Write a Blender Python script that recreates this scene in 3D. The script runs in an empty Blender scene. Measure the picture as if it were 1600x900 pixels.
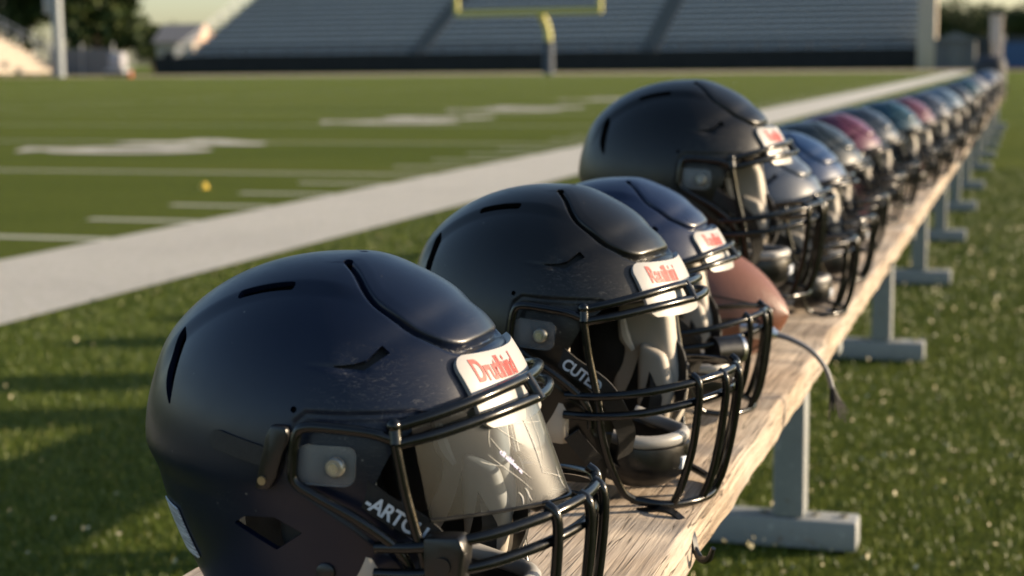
import bpy, bmesh, math, random
import numpy as np
from mathutils import Vector, Matrix

R_ = math.radians
random.seed(7); rng = np.random.default_rng(7)
SC = bpy.context.scene
COL = SC.collection

# ------------------------------------------------------------------ camera, world, sun, exposure
def cam_axes(yaw, pitch, roll):
    F = Vector((-math.sin(yaw)*math.cos(pitch), math.cos(yaw)*math.cos(pitch), -math.sin(pitch)))
    Rt = Vector((math.cos(yaw), math.sin(yaw), 0)); Up = Rt.cross(F)
    R2 = Rt*math.cos(roll) - Up*math.sin(roll); U2 = Up*math.cos(roll) + Rt*math.sin(roll)
    return F, R2, U2
F, R2, U2 = cam_axes(R_(17.25), R_(7.75), R_(0.55))
cd = bpy.data.cameras.new('camera'); cam = bpy.data.objects.new('camera', cd); COL.objects.link(cam)
m = Matrix((R2, U2, -F)).transposed().to_4x4(); m.translation = (0, 0, 0.83); cam.matrix_world = m
cd.sensor_width = 36; cd.lens = 58.5; cd.clip_start = 0.02; cd.clip_end = 3000
cd.dof.use_dof = True; cd.dof.focus_distance = 1.24; cd.dof.aperture_fstop = 7.6
SC.camera = cam

SUN_AZ, SUN_EL = R_(23), R_(15.5)             # azimuth measured from +X towards +Y
w = bpy.data.worlds.new('World'); SC.world = w; w.use_nodes = True
nt = w.node_tree; nt.nodes.clear()
sky = nt.nodes.new('ShaderNodeTexSky'); sky.sky_type = 'NISHITA'; sky.sun_disc = False
sky.sun_elevation = SUN_EL; sky.sun_rotation = math.pi/2 - SUN_AZ
sky.air_density = 1.0; sky.dust_density = 1.3; sky.ozone_density = 1.4
bg = nt.nodes.new('ShaderNodeBackground'); bg.inputs['Strength'].default_value = 0.115
wo = nt.nodes.new('ShaderNodeOutputWorld')
nt.links.new(sky.outputs[0], bg.inputs[0]); nt.links.new(bg.outputs[0], wo.inputs[0])
sl = bpy.data.lights.new('sun', 'SUN'); sl.energy = 5.0; sl.angle = R_(0.6); sl.color = (1.0, 0.80, 0.56)
so = bpy.data.objects.new('sun', sl); COL.objects.link(so)
sd = Vector((math.cos(SUN_AZ)*math.cos(SUN_EL), math.sin(SUN_AZ)*math.cos(SUN_EL), math.sin(SUN_EL)))
so.rotation_euler = sd.to_track_quat('Z', 'Y').to_euler(); so.location = sd*40
SC.view_settings.view_transform = 'Standard'; SC.view_settings.look = 'None'
SC.view_settings.gamma = 1.0; SC.view_settings.exposure = 1.0; SC.view_settings.use_curve_mapping = False
SC.render.engine = 'CYCLES'
SC.cycles.use_denoising = True
SC.cycles.max_bounces = 8; SC.cycles.transparent_max_bounces = 12; SC.cycles.sample_clamp_indirect = 6.0
SC.cycles.caustics_reflective = False; SC.cycles.caustics_refractive = False

# ------------------------------------------------------------------ helpers
def tag(o, label=None, cat=None, group=None, kind=None):
    for k, v in (('label', label), ('category', cat), ('group', group), ('kind', kind)):
        if v: o[k] = v
    return o
def empty(name, loc=(0, 0, 0), rz=0.0):
    o = bpy.data.objects.new(name, None); o.empty_display_size = 0.05; COL.objects.link(o)
    o.location = loc; o.rotation_euler = (0, 0, rz); return o
def link(name, me, mat=None, parent=None, loc=None):
    o = bpy.data.objects.new(name, me); COL.objects.link(o)
    if mat is not None:
        for mm in (mat if isinstance(mat, (list, tuple)) else [mat]): me.materials.append(mm)
    if parent: o.parent = parent
    if loc is not None: o.location = loc
    return o
def mesh_np(name, V, Fc, smooth=True, sharp=None):
    me = bpy.data.meshes.new(name)
    V = np.asarray(V, dtype=np.float32); Fc = np.asarray(Fc, dtype=np.int32)
    n = Fc.shape[1]
    me.vertices.add(len(V)); me.vertices.foreach_set('co', V.ravel())
    me.loops.add(Fc.size); me.loops.foreach_set('vertex_index', Fc.ravel())
    me.polygons.add(len(Fc)); me.polygons.foreach_set('loop_start', np.arange(0, Fc.size, n, dtype=np.int32))
    me.polygons.foreach_set('loop_total', np.full(len(Fc), n, dtype=np.int32))
    me.update(calc_edges=True); me.validate()
    me.polygons.foreach_set('use_smooth', np.full(len(me.polygons), smooth))
    if sharp: me.set_sharp_from_angle(angle=sharp)
    return me
class MB:
    """collects simple shapes into one mesh"""
    def __init__(s): s.bm = bmesh.new(); s.mi = 0
    def _mat(s, faces):
        for f in faces: f.material_index = s.mi
    def box(s, a, b, bevel=0.0, rot=None, seg=2):
        a, b = Vector(a), Vector(b); c = (a+b)/2; d = b-a
        r = bmesh.ops.create_cube(s.bm, size=1.0)
        vs = r['verts']
        for v in vs: v.co = Vector((v.co.x*d.x, v.co.y*d.y, v.co.z*d.z))
        if bevel:
            es = list({e for v in vs for e in v.link_edges})
            rb = bmesh.ops.bevel(s.bm, geom=es, offset=bevel, segments=seg, affect='EDGES', profile=0.5)
            vs = list({v for f in rb['faces'] for v in f.verts} | {v for v in vs if v.is_valid})
        for v in vs:
            v.co = (rot @ v.co if rot else v.co) + c
        s._mat({f for v in vs for f in v.link_faces}); return s
    def tube(s, pts, r, n=8, cap=True, smooth=0, closed=False):
        pts = [Vector(p) for p in pts]
        if smooth: pts, r = catmull(pts, r, smooth)
        rr = r if isinstance(r, (list, tuple)) else [r]*len(pts)
        ring = []; up = None
        for i, p in enumerate(pts):
            t = (pts[min(i+1, len(pts)-1)] - pts[max(i-1, 0)])
            if t.length < 1e-9: t = Vector((0, 0, 1))
            t.normalize()
            if up is None:
                up = t.orthogonal().normalized()
            else:
                up = (up - t*up.dot(t))
                if up.length < 1e-6: up = t.orthogonal()
                up.normalize()
            b = t.cross(up)
            ring.append([s.bm.verts.new(p + (up*math.cos(2*math.pi*k/n) + b*math.sin(2*math.pi*k/n))*rr[i]) for k in range(n)])
        fs = []
        for i in range(len(ring)-1):
            for k in range(n):
                fs.append(s.bm.faces.new((ring[i][k], ring[i][(k+1) % n], ring[i+1][(k+1) % n], ring[i+1][k])))
        if cap:
            fs.append(s.bm.faces.new(ring[0][::-1])); fs.append(s.bm.faces.new(ring[-1]))
        for f in fs: f.smooth = True
        s._mat(fs); return s
    def ribbon(s, pts, wv, wd, th, smooth=0):
        """flat strap: pts centre line, wv width direction(s), wd width, th thickness"""
        pts = [Vector(p) for p in pts]
        if smooth: pts, _ = catmull(pts, 0.0, smooth)
        wv = Vector(wv).normalized(); ring = []
        for i, p in enumerate(pts):
            t = (pts[min(i+1, len(pts)-1)] - pts[max(i-1, 0)]).normalized()
            ww = (wv - t*wv.dot(t)).normalized(); nn = t.cross(ww)
            ring.append([s.bm.verts.new(p + ww*a*wd/2 + nn*b*th/2) for a, b in ((-1, -1), (1, -1), (1, 1), (-1, 1))])
        fs = []
        for i in range(len(ring)-1):
            for k in range(4):
                fs.append(s.bm.faces.new((ring[i][k], ring[i][(k+1) % 4], ring[i+1][(k+1) % 4], ring[i+1][k])))
        fs.append(s.bm.faces.new(ring[0][::-1])); fs.append(s.bm.faces.new(ring[-1]))
        s._mat(fs); return s
    def prism(s, poly, axis, a, b, bevel=0.0, seg=2):
        """polygon in the plane normal to axis ('x','y','z'), extruded from a to b"""
        def mk(p, d):
            return {'x': (d, p[0], p[1]), 'y': (p[0], d, p[1]), 'z': (p[0], p[1], d)}[axis]
        v0 = [s.bm.verts.new(mk(p, a)) for p in poly]; v1 = [s.bm.verts.new(mk(p, b)) for p in poly]
        n = len(poly); fs = [s.bm.faces.new(v0), s.bm.faces.new(v1[::-1])]
        for i in range(n): fs.append(s.bm.faces.new((v0[i], v1[i], v1[(i+1) % n], v0[(i+1) % n])))
        bmesh.ops.recalc_face_normals(s.bm, faces=fs)
        if bevel:
            es = list({e for f in fs for e in f.edges})
            rb = bmesh.ops.bevel(s.bm, geom=es, offset=bevel, segments=seg, affect='EDGES', profile=0.5)
            fs = list(set(rb['faces']) | {f for f in fs if f.is_valid})
            for f in fs: f.smooth = True
        s._mat(fs); return s
    def ball(s, c, r, u=16, v=10, rot=None):
        rr = Vector(r) if isinstance(r, (tuple, list)) else Vector((r, r, r))
        q = bmesh.ops.create_uvsphere(s.bm, u_segments=u, v_segments=v, radius=1.0)
        for x in q['verts']:
            p = Vector((x.co.x*rr.x, x.co.y*rr.y, x.co.z*rr.z)); x.co = (rot @ p if rot else p) + Vector(c)
        fs = {f for x in q['verts'] for f in x.link_faces}
        for f in fs: f.smooth = True
        s._mat(fs); return s
    def cyl(s, a, b, r, n=20, bevel=0):
        return s.tube([a, b], r, n)
    def mesh(s, name, sharp=0.7, recalc=True):
        if recalc: bmesh.ops.recalc_face_normals(s.bm, faces=s.bm.faces[:])
        me = bpy.data.meshes.new(name); s.bm.to_mesh(me); s.bm.free()
        if sharp: me.set_sharp_from_angle(angle=sharp)
        return me
    def build(s, name, mat, parent=None, loc=None, sharp=0.7):
        return link(name, s.mesh(name, sharp), mat, parent, loc)
def catmull(pts, r, n):
    out = []; ro = []; rr = r if isinstance(r, (list, tuple)) else None
    P = [pts[0]*2 - pts[1]] + pts + [pts[-1]*2 - pts[-2]]
    for i in range(1, len(P)-2):
        for k in range(n):
            t = k/n; a, b, c, d = P[i-1], P[i], P[i+1], P[i+2]
            out.append(0.5*((2*b) + (c-a)*t + (2*a-5*b+4*c-d)*t*t + (3*b-a-3*c+d)*t**3))
            if rr: ro.append(rr[i-1]*(1-t) + rr[i]*t)
    out.append(pts[-1])
    if rr: ro.append(rr[-1])
    return out, (ro if rr else r)

# ------------------------------------------------------------------ materials
class NT:
    def __init__(s, name):
        s.m = bpy.data.materials.new(name); s.m.use_nodes = True; s.t = s.m.node_tree
        s.b = s.t.nodes['Principled BSDF']; s.out = s.t.nodes['Material Output']
    def n(s, ty, **kw):
        x = s.t.nodes.new(ty)
        for k, v in kw.items():
            if k in x.inputs: x.inputs[k].default_value = v
            else: setattr(x, k, v)
        return x
    def l(s, a, b): s.t.links.new(a, b)
    def coord(s, scale=(1, 1, 1), out='Object'):
        tc = s.n('ShaderNodeTexCoord'); mp = s.n('ShaderNodeMapping'); mp.inputs['Scale'].default_value = scale
        s.l(tc.outputs[out], mp.inputs[0]); return mp.outputs[0]
    def noise(s, vec, scale, detail=4, rough=.55, dist=0.0):
        x = s.n('ShaderNodeTexNoise'); x.inputs['Scale'].default_value = scale; x.inputs['Detail'].default_value = detail
        x.inputs['Roughness'].default_value = rough; x.inputs['Distortion'].default_value = dist
        s.l(vec, x.inputs['Vector']); return x.outputs[0]
    def ramp(s, fac, stops):
        x = s.n('ShaderNodeValToRGB'); e = x.color_ramp.elements
        while len(e) < len(stops): e.new(0.5)
        for k, (p, c) in zip(e, stops):
            k.position = p; k.color = (c, c, c, 1) if isinstance(c, (int, float)) else (*c, 1)
        s.l(fac, x.inputs[0]); return x.outputs[0]
    def mix(s, fac, a, b, mode='MIX'):
        x = s.n('ShaderNodeMix'); x.data_type = 'RGBA'; x.blend_type = mode
        for sock, v in ((x.inputs[0], fac), (x.inputs[6], a), (x.inputs[7], b)):
            if hasattr(v, 'links'): s.l(v, sock)
            elif isinstance(v, (int, float)): sock.default_value = v
            else: sock.default_value = (*v, 1)
        return x.outputs[2]
    def bump(s, h, strength=.3, dist=.002):
        x = s.n('ShaderNodeBump'); x.inputs['Strength'].default_value = strength; x.inputs['Distance'].default_value = dist
        s.l(h, x.inputs['Height']); s.l(x.outputs[0], s.b.inputs['Normal']); return x
    def set(s, **kw):
        for k, v in kw.items():
            k = k.replace('_', ' ')
            if hasattr(v, 'links'): s.l(v, s.b.inputs[k])
            elif isinstance(v, tuple) and len(v) == 3: s.b.inputs[k].default_value = (*v, 1)
            else: s.b.inputs[k].default_value = v
        return s
def simple(name, col, rough=.5, metal=0.0, var=.12, vscale=40, bump=0.0, coat=0.0, spec=.5):
    t = NT(name); v = t.coord()
    nz = t.noise(v, vscale, 5)
    c = t.mix(nz, tuple(x*(1-var) for x in col), tuple(min(1, x*(1+var)) for x in col))
    rg = t.ramp(nz, [(.3, max(0, rough-.07)), (.7, min(1, rough+.07))])
    t.set(Base_Color=c, Roughness=rg, Metallic=metal)
    t.b.inputs['Coat Weight'].default_value = coat; t.b.inputs['Specular IOR Level'].default_value = spec
    if bump: t.bump(t.noise(v, vscale*6, 3), bump, .001)
    return t.m
def shell_mat(name, col, rough=.33, coat=.35, dust=.5, spec=.5):
    t = NT(name); v = t.coord()
    nz = t.noise(v, 9, 5); sp = t.n('ShaderNodeTexVoronoi', Scale=85.0); t.l(v, sp.inputs['Vector'])
    dots = t.ramp(sp.outputs['Distance'], [(.035, 1.0), (.085, 0.0)])
    sel = t.ramp(t.noise(v, 26, 1), [(.57, 0.0), (.62, 1.0)])
    vs = t.coord((14, 3, 60)); scr = t.ramp(t.noise(vs, 6, 2, .4, 1.5), [(.490, 0.0), (.5, 1.0), (.51, 0.0)])
    scs = t.ramp(t.noise(v, 7, 2), [(.54, 0.0), (.66, 1.0)])
    mul = t.mix(1.0, dots, sel, 'MULTIPLY'); mul2 = t.mix(1.0, scr, scs, 'MULTIPLY')
    add = t.mix(1.0, mul, mul2, 'ADD')
    base = t.mix(nz, tuple(x*.85 for x in col), tuple(x*1.15 for x in col))
    k = t.mix(1.0, add, (dust*.50,)*3, 'MULTIPLY')
    c = t.mix(k, base, (.42, .40, .36))
    smudge = t.noise(v, 14, 6, .65)
    t.set(Base_Color=c, Roughness=t.ramp(smudge, [(.35, rough-.05), (.68, rough+.09)]))
    t.b.inputs['Coat Weight'].default_value = coat; t.b.inputs['Coat Roughness'].default_value = .13
    t.b.inputs['Specular IOR Level'].default_value = spec
    t.bump(t.noise(v, 420, 2), .035, .0006)
    return t.m

def wood_mat():
    t = NT('weathered_wood')
    v = t.coord((9, .55, 9)); v2 = t.coord((60, 1.6, 60)); v0 = t.coord()
    g1 = t.noise(v, 7, 8, .62, .6); g2 = t.noise(v2, 5, 6, .7, .4)
    blot = t.noise(v0, 5, 5)
    c = t.ramp(g1, [(.28, (.21, .155, .11)), (.48, (.39, .31, .235)), (.72, (.54, .45, .355))])
    c = t.mix(t.ramp(g2, [(.35, .75), (.6, 0.0)]), c, (.10, .072, .05))
    c = t.mix(t.ramp(blot, [(.4, 0.0), (.75, .55)]), c, (.50, .46, .41))
    crack = t.ramp(t.noise(t.coord((34, .7, 34)), 3.2, 3, .5, .3), [(.486, 0.0), (.5, 1.0), (.514, 0.0)])
    c = t.mix(crack, c, (.03, .022, .015))
    t.set(Base_Color=c, Roughness=.78)
    t.b.inputs['Specular IOR Level'].default_value = .25
    h = t.mix(.5, g2, g1); h = t.mix(t.mix(1.0, crack, (.7,)*3, 'MULTIPLY'), h, (0, 0, 0))
    t.bump(h, .9, .0035)
    return t.m
def turf_mat(name, far):
    t = NT(name); v = t.coord()
    a = t.noise(v, .35, 6, .6); b = t.noise(v, 30, 5, .7); c_ = t.noise(t.coord((.25, 1.6, 1)), .35, 4)
    f = t.mix(.5, a, c_)
    c = t.ramp(f, [(.3, (.098, .138, .019)), (.5, (.136, .172, .026)), (.7, (.172, .198, .038))])
    c = t.mix(t.ramp(b, [(.3, .7), (.65, 0.0)]), c, (.035, .050, .006))
    t.set(Base_Color=c, Roughness=.9); t.b.inputs['Specular IOR Level'].default_value = .05
    t.bump(t.noise(v, 55, 4, .8), 1.0, .05)
    return t.m
def paint_mat(name, col, scale=40, contrast=.35):
    t = NT(name); v = t.coord()
    b = t.noise(v, scale, 6, .75); a = t.noise(v, 1.2, 4)
    c = t.mix(t.ramp(b, [(.36, contrast), (.6, 0.0)]), col, (col[0]*.35, col[1]*.42, col[2]*.25))
    c = t.mix(t.ramp(a, [(.4, 0.0), (.8, .3)]), c, tuple(x*.6 for x in col))
    t.set(Base_Color=c, Roughness=.85); t.b.inputs['Specular IOR Level'].default_value = .15
    t.bump(t.noise(v, scale*1.5, 4, .8), 1.0, .03)
    return t.m
def blade_mat(name, stops, rough=.42):
    t = NT(name); g = t.n('ShaderNodeNewGeometry')
    c = t.ramp(g.outputs['Random Per Island'], stops)
    t.set(Base_Color=c, Roughness=rough)
    t.b.inputs['Specular IOR Level'].default_value = .25
    t.b.inputs['Transmission Weight'].default_value = 0
    return t.m
def clear_mat(name, tint, refl_rough=.08, alpha=.25, milk=(.6, .62, .64), broad=.30, ior=1.34):
    """thin clear plastic sheet: fresnel gloss over see-through"""
    t = NT(name); T = t.t
    tr = t.n('ShaderNodeBsdfTransparent'); tr.inputs[0].default_value = (*tint, 1)
    gl = t.n('ShaderNodeBsdfGlossy'); gl.inputs['Roughness'].default_value = refl_rough
    df = t.n('ShaderNodeBsdfDiffuse'); df.inputs[0].default_value = (*milk, 1)
    v = t.coord(); haze = t.ramp(t.noise(v, 30, 6, .7), [(.4, alpha*.4), (.75, alpha)])
    m1 = t.n('ShaderNodeMixShader'); T.links.new(haze, m1.inputs[0]); T.links.new(tr.outputs[0], m1.inputs[1]); T.links.new(df.outputs[0], m1.inputs[2])
    fr = t.n('ShaderNodeFresnel'); fr.inputs[0].default_value = ior
    gb = t.n('ShaderNodeBsdfGlossy'); gb.inputs['Roughness'].default_value = broad
    mg = t.n('ShaderNodeMixShader'); mg.inputs[0].default_value = .40; T.links.new(gl.outputs[0], mg.inputs[1]); T.links.new(gb.outputs[0], mg.inputs[2])
    m2 = t.n('ShaderNodeMixShader'); T.links.new(fr.outputs[0], m2.inputs[0]); T.links.new(m1.outputs[0], m2.inputs[1]); T.links.new(mg.outputs[0], m2.inputs[2])
    T.links.new(m2.outputs[0], t.out.inputs['Surface'])
    return t.m

M = {}
M['navy'] = shell_mat('shell_matte_navy', (.0022, .0055, .0175), .34, .06, spec=.36)
M['black'] = shell_mat('shell_satin_black', (.0042, .0042, .0040), .33, .07, spec=.36)
M['blue'] = shell_mat('shell_royal_blue', (.0050, .0110, .036), .32, .25, spec=.45)
M['black2'] = shell_mat('shell_charcoal', (.0040, .0040, .0038), .34, .06, spec=.36)
M['steel'] = shell_mat('shell_blue_grey', (.035, .045, .065), .36, .30, spec=.62)
M['midblue'] = shell_mat('shell_mid_blue', (.006, .026, .080), .36, .30, spec=.62)
M['green'] = shell_mat('shell_dark_green', (.009, .015, .015), .36, .30, spec=.62)
M['maroon'] = shell_mat('shell_maroon', (.085, .012, .030), .36, .30, spec=.62)
M['slate'] = shell_mat('shell_slate', (.012, .020, .030), .36, .30, spec=.62)
M['teal'] = shell_mat('shell_dark_teal', (.006, .038, .055), .36, .30, spec=.62)
M['rose'] = shell_mat('shell_faded_red', (.10, .026, .040), .36, .30, spec=.62)
M['paleblue'] = shell_mat('shell_pale_blue', (.085, .13, .18), .36, .30, spec=.62)
M['silver'] = shell_mat('shell_silver', (.20, .21, .23), .36, .30, spec=.62)
M['wire'] = simple('coated_wire', (.0035, .004, .0045), .20, 0, .3, 90, .06, .0, .42)
M['pad'] = simple('beige_padding', (.40, .36, .31), .62, 0, .10, 30, .15)
M['liner'] = simple('black_liner', (.004, .004, .004), .75, 0, .2, 60, .2)
M['rubber'] = simple('black_plastic', (.005, .005, .0055), .34, 0, .25, 80, .05)
M['strapbrown'] = simple('brown_black_webbing', (.008, .006, .0045), .6, 0, .3, 300, .6)
M['strap'] = simple('black_webbing', (.007, .0065, .0065), .7, 0, .25, 300, .5)
M['white'] = simple('white_plastic', (.31, .305, .30), .42, 0, .06, 30, .03)
M['red'] = simple('red_lettering', (.34, .025, .015), .5, 0, .2, 200)
M['letter'] = simple('grey_white_lettering', (.55, .60, .68), .6, 0, .2, 200)
M['lilac'] = simple('violet_white_lettering', (.42, .42, .68), .5, 0, .2, 200)
M['chrome'] = simple('worn_steel', (.55, .55, .54), .28, 1, .1, 60)
M['screw'] = simple('dull_screw', (.33, .32, .28), .38, .8, .15, 60)
M['bronze'] = simple('dark_bronze_screw', (.35, .27, .17), .35, .8, .15, 60)
M['clear'] = clear_mat('clear_clip_plastic', (.93, .95, .97), .15, .16)
M['visor'] = clear_mat('visor_plastic', (.46, .53, .60), .06, .018, (.55, .58, .62))
M['scratch'] = simple('scratch_white', (.62, .60, .56), .6, 0, .2, 200)
M['sticker'] = None
M['wood'] = wood_mat()
t = NT('grey_painted_steel'); v = t.coord(); nz = t.noise(v, 9, 6, .7); st = t.ramp(t.noise(v, 22, 6, .75), [(.60, 0.0), (.70, .8)])
c = t.mix(nz, (.18, .195, .20), (.28, .29, .295)); c = t.mix(st, c, (.16, .085, .045))
c = t.mix(t.ramp(t.noise(v, 70, 3), [(.62, 0.0), (.70, .5)]), c, (.40, .41, .40))
t.set(Base_Color=c, Roughness=.5); t.bump(t.noise(v, 60, 4), .1, .001); M['steelpost'] = t.m
M['turf'] = turf_mat('turf', False)
M['paint'] = paint_mat('white_line_paint', (.66, .63, .585))
M['paintthin'] = paint_mat('worn_line_paint', (.62, .62, .52), 30, .4)
M['blade'] = blade_mat('turf_blade', [(0, (.030, .056, .007)), (.45, (.062, .094, .012)), (.8, (.098, .130, .019)), (.95, (.14, .165, .028)), (1, (.22, .21, .08))])
M['bit'] = blade_mat('sparkle_flake', [(0, (.22, .20, .10)), (.6, (.38, .34, .20)), (1, (.60, .53, .36))], .5)  # pale tones that paint the turf's sun glints as colour
t = NT('football_leather'); v = t.coord()
vo = t.n('ShaderNodeTexVoronoi', Scale=420.0); t.l(v, vo.inputs['Vector'])
t.set(Base_Color=t.mix(t.noise(v, 12, 4), (.13, .052, .032), (.21, .092, .060)), Roughness=.42)
t.bump(t.ramp(vo.outputs['Distance'], [(0, 1.0), (.5, 0.0)]), .35, .0008); M['leather'] = t.m
t = NT('printed_label'); v = t.coord((40, 40, 900)); wv = t.noise(v, 1.0, 2)
t.set(Base_Color=t.mix(t.ramp(wv, [(.44, 0.0), (.52, 1.0)]), (.50, .53, .57), (.24, .26, .29)), Roughness=.55); M['sticker'] = t.m

# ------------------------------------------------------------------ ground and field
def sheet(name, x0, y0, x1, y1, z, mat, label=None, kind='structure', nx=1, ny=1):
    xs = np.linspace(x0, x1, nx+1); ys = np.linspace(y0, y1, ny+1)
    V = [(x, y, z) for y in ys for x in xs]
    Fc = [(j*(nx+1)+i, j*(nx+1)+i+1, (j+1)*(nx+1)+i+1, (j+1)*(nx+1)+i) for j in range(ny) for i in range(nx)]
    o = link(name, mesh_np(name, V, Fc, False), mat); tag(o, label, None, None, kind); return o
sheet('turf_ground', -900, -300, 900, 1500, 0, M['turf'], 'green artificial turf field and surrounds')
sheet('sideline', -4.19, -6, -3.14, 99.2, .008, M['paint'], 'broad white painted sideline band')
ym = MB()
def flat(mb, x0, y0, x1, y1, z=.004):
    vs = [mb.bm.verts.new(p) for p in ((x0, y0, z), (x1, y0, z), (x1, y1, z), (x0, y1, z))]
    mb.bm.faces.new(vs)
for k in range(-1, 21):
    y = 7.02 + 4.57*k
    if y < 99: flat(ym, -53.0, y-.05, -4.19, y+.05)
    for j in range(1, 5):
        yy = y + .914*j
        if yy < 99:
            flat(ym, -4.87, yy-.05, -4.22, yy+.05)
            for xx in (-19.5, -35.2): flat(ym, xx-.3, yy-.05, xx+.3, yy+.05)
o = ym.build('yard_lines', M['paintthin'], sharp=None); tag(o, 'thin white yard lines and tick marks across the field', kind='structure')
sheet('end_line', -53.0, 97.8, -4.19, 99.2, .005, M['paint'], 'white painted line at the far end of the field')
def text_mesh(s, size=1.0, bold=0.0, spacing=1.0, shear=0.0, align='CENTER'):
    c = bpy.data.curves.new('text', 'FONT'); c.body = s; c.size = size; c.offset = bold; c.align_x = align; c.align_y = 'CENTER'
    c.space_character = spacing; c.shear = shear
    o = bpy.data.objects.new('text', c); COL.objects.link(o)
    me = bpy.data.meshes.new_from_object(o.evaluated_get(bpy.context.evaluated_depsgraph_get()))
    bpy.data.objects.remove(o); bpy.data.curves.remove(c); return me
nb = MB()
for s_, y in (('4 0', 15.25), ('3 0', 22.65), ('2 0', 28.0), ('1 0', 35.2)):
    me = text_mesh(s_, 2.3, .15)
    # read from the near sideline: letters lie with their tops away from it
    for v in me.vertices: v.co = Vector((-8.5 + v.co.y*.90, y - v.co.x*.85, .009))
    nb.bm.from_mesh(me)
    tri = [(-9.4, y-1.25), (-9.75, y-.5), (-9.1, y-.5)]
    nb.bm.faces.new([nb.bm.verts.new((a, b, .009)) for a, b in tri])
o = nb.build('field_numbers', M['paint'], sharp=None); tag(o, 'white painted yard numbers and arrows on the turf', kind='structure')
sheet('running_track', -120, 104, 60, 118, .006, simple('tan_track', (.36, .27, .20), .9, 0, .1, .6), 'tan strip of track beyond the end of the field')

# turf blades: near patch beside the bench and up to the sideline
def blades(name, n, region, mat, hgt=(.008, .017), wid=(.0012, .0022), label=None):
    x0, x1, y0, y1 = region
    u = rng.random(n); y = y0*(y1/y0)**u; x = x0 + (x1-x0)*rng.random(n)
    sc = np.clip(y/4.0, 1.0, 1.8)
    h = rng.uniform(*hgt, n); wd = rng.uniform(*wid, n)*sc; a = rng.random(n)*2*np.pi; ln = rng.uniform(.1, .9, n)*h; b = rng.random(n)*2*np.pi
    dx, dy = np.cos(a)*wd/2, np.sin(a)*wd/2; lx, ly = np.cos(b)*ln, np.sin(b)*ln
    z0 = np.zeros(n)
    P = np.stack([np.stack([x-dx, y-dy, z0], 1), np.stack([x+dx, y+dy, z0], 1),
                  np.stack([x+dx*.85+lx*.4, y+dy*.85+ly*.4, h*.62], 1), np.stack([x-dx*.85+lx*.4, y-dy*.85+ly*.4, h*.62], 1),
                  np.stack([x+dx*.25+lx, y+dy*.25+ly, h], 1), np.stack([x-dx*.25+lx, y-dy*.25+ly, h], 1)], 1)
    base = (np.arange(n)*6)[:, None]
    Fc = np.concatenate([base + np.array([0, 1, 2, 3]), base + np.array([3, 2, 4, 5])], 0)
    o = link(name, mesh_np(name, P.reshape(-1, 3), Fc, True), mat)
    tag(o, label, None, None, 'stuff'); return o
blades('turf_blades', 420000, (-3.13, 3.0, 1.6, 13), M['blade'], label='short green turf blades around the bench')
def bits(n, region):  # scattered pale flakes whose colour imitates sun sparkles on the grass
    x0, x1, y0, y1 = region
    u = rng.random(n); y = y0*(y1/y0)**u; x = x0 + (x1-x0)*rng.random(n); x = np.where(rng.random(n) < .07, rng.uniform(-3.1, -.7, n), x)
    P = []; 
    for i in range(n):
        c = Vector((x[i], y[i], rng.uniform(.018, .034))); s = rng.uniform(.003, .0064)*min(1.6, max(1, y[i]/4))
        nrm = Vector((rng.normal(.5, .6), rng.normal(-.3, .6), rng.uniform(.1, .9))).normalized(); a = nrm.orthogonal().normalized(); b = nrm.cross(a)
        P += [c+a*s, c+b*s*.6, c-a*s, c-b*s*.6]
    Fc = np.arange(n*4).reshape(-1, 4)
    o = link('turf_sparkle_flakes', mesh_np('turf_sparkle_flakes', [tuple(p) for p in P], Fc, False), M['bit'])
    tag(o, 'pale flakes standing in for blurred sun sparkles on the turf', None, None, 'stuff')
bits(3400, (-.7, 3.0, 1.8, 9))

# ------------------------------------------------------------------ grandstand and far surroundings
M['alu'] = simple('bleacher_aluminium', (.60, .645, .68), .55, .0, .1, .8)
M['alu2'] = simple('aisle_concrete', (.16, .175, .185), .8, 0, .1, .8)
M['aisle'] = simple('aisle_steps', (.10, .11, .115), .85, 0, .1, .8)
M['wallblack'] = simple('black_windscreen', (.008, .009, .010), .85, 0, .2, 1.0)
M['conc'] = simple('pale_concrete', (.46, .40, .34), .85, 0, .12, .7)
M['rail'] = simple('galvanised_rail', (.30, .32, .34), .5, .3, .1, 2)
M['yellow'] = simple('yellow_paint', (.42, .39, .10), .45, 0, .08, 3)
M['bluepad'] = simple('navy_pad', (.02, .035, .06), .6, 0, .1, 3)
gs = empty('grandstand', (0, 131, 0)); tag(gs, 'wide grey bleacher grandstand with black wall across the far end', 'grandstand')
GX0, GX1 = -70.6, -8.4
TR, RI, NR = 1.15, .49, 21
mb = MB()
for i in range(NR):
    z = 1.45 + RI*i; y = .3 + TR*i
    mb.box((GX0+i*.05, y, z-RI-.3), (GX1, y+TR+.02, z-.02))            # riser and tread
    mb.mi = 1
    for xa, xb in ((GX0+i*.05, -49.8), (-48.2, -30.0), (-28.4, GX1)): mb.box((xa, y+.40, z+.20), (xb, y+.95, z+.30))
    mb.mi = 0              # seat plank
    mb.box((GX0+i*.05, y+.93, z+.02), (GX1, y+.96, z+.19))
mb.build('seating', [M['alu2'], M['alu']], gs, sharp=None)
mb = MB(); mb.box((GX0-2.6, -.15, -.02), (GX1+.1, .1, 1.5)); mb.build('front_wall', M['wallblack'], gs)
for ax in (-49.0, -29.2):
    mb = MB()
    for i in range(NR*2):
        mb.box((ax-.75, .25+TR/2*i, .6), (ax+.75, .27+TR/2*(i+1), 1.62+RI/2*i - .06))
    mb.build('aisle', M['aisle'], gs, sharp=None)
mb = MB()
for z in (1.75, 2.2): mb.tube([(GX0, 0, z), (GX1, 0, z)], .03, 6)
for k in range(32): x = GX0 + (GX1-GX0)*k/31; mb.tube([(x, 0, 1.2), (x, 0, 2.2)], .05, 6)
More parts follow.
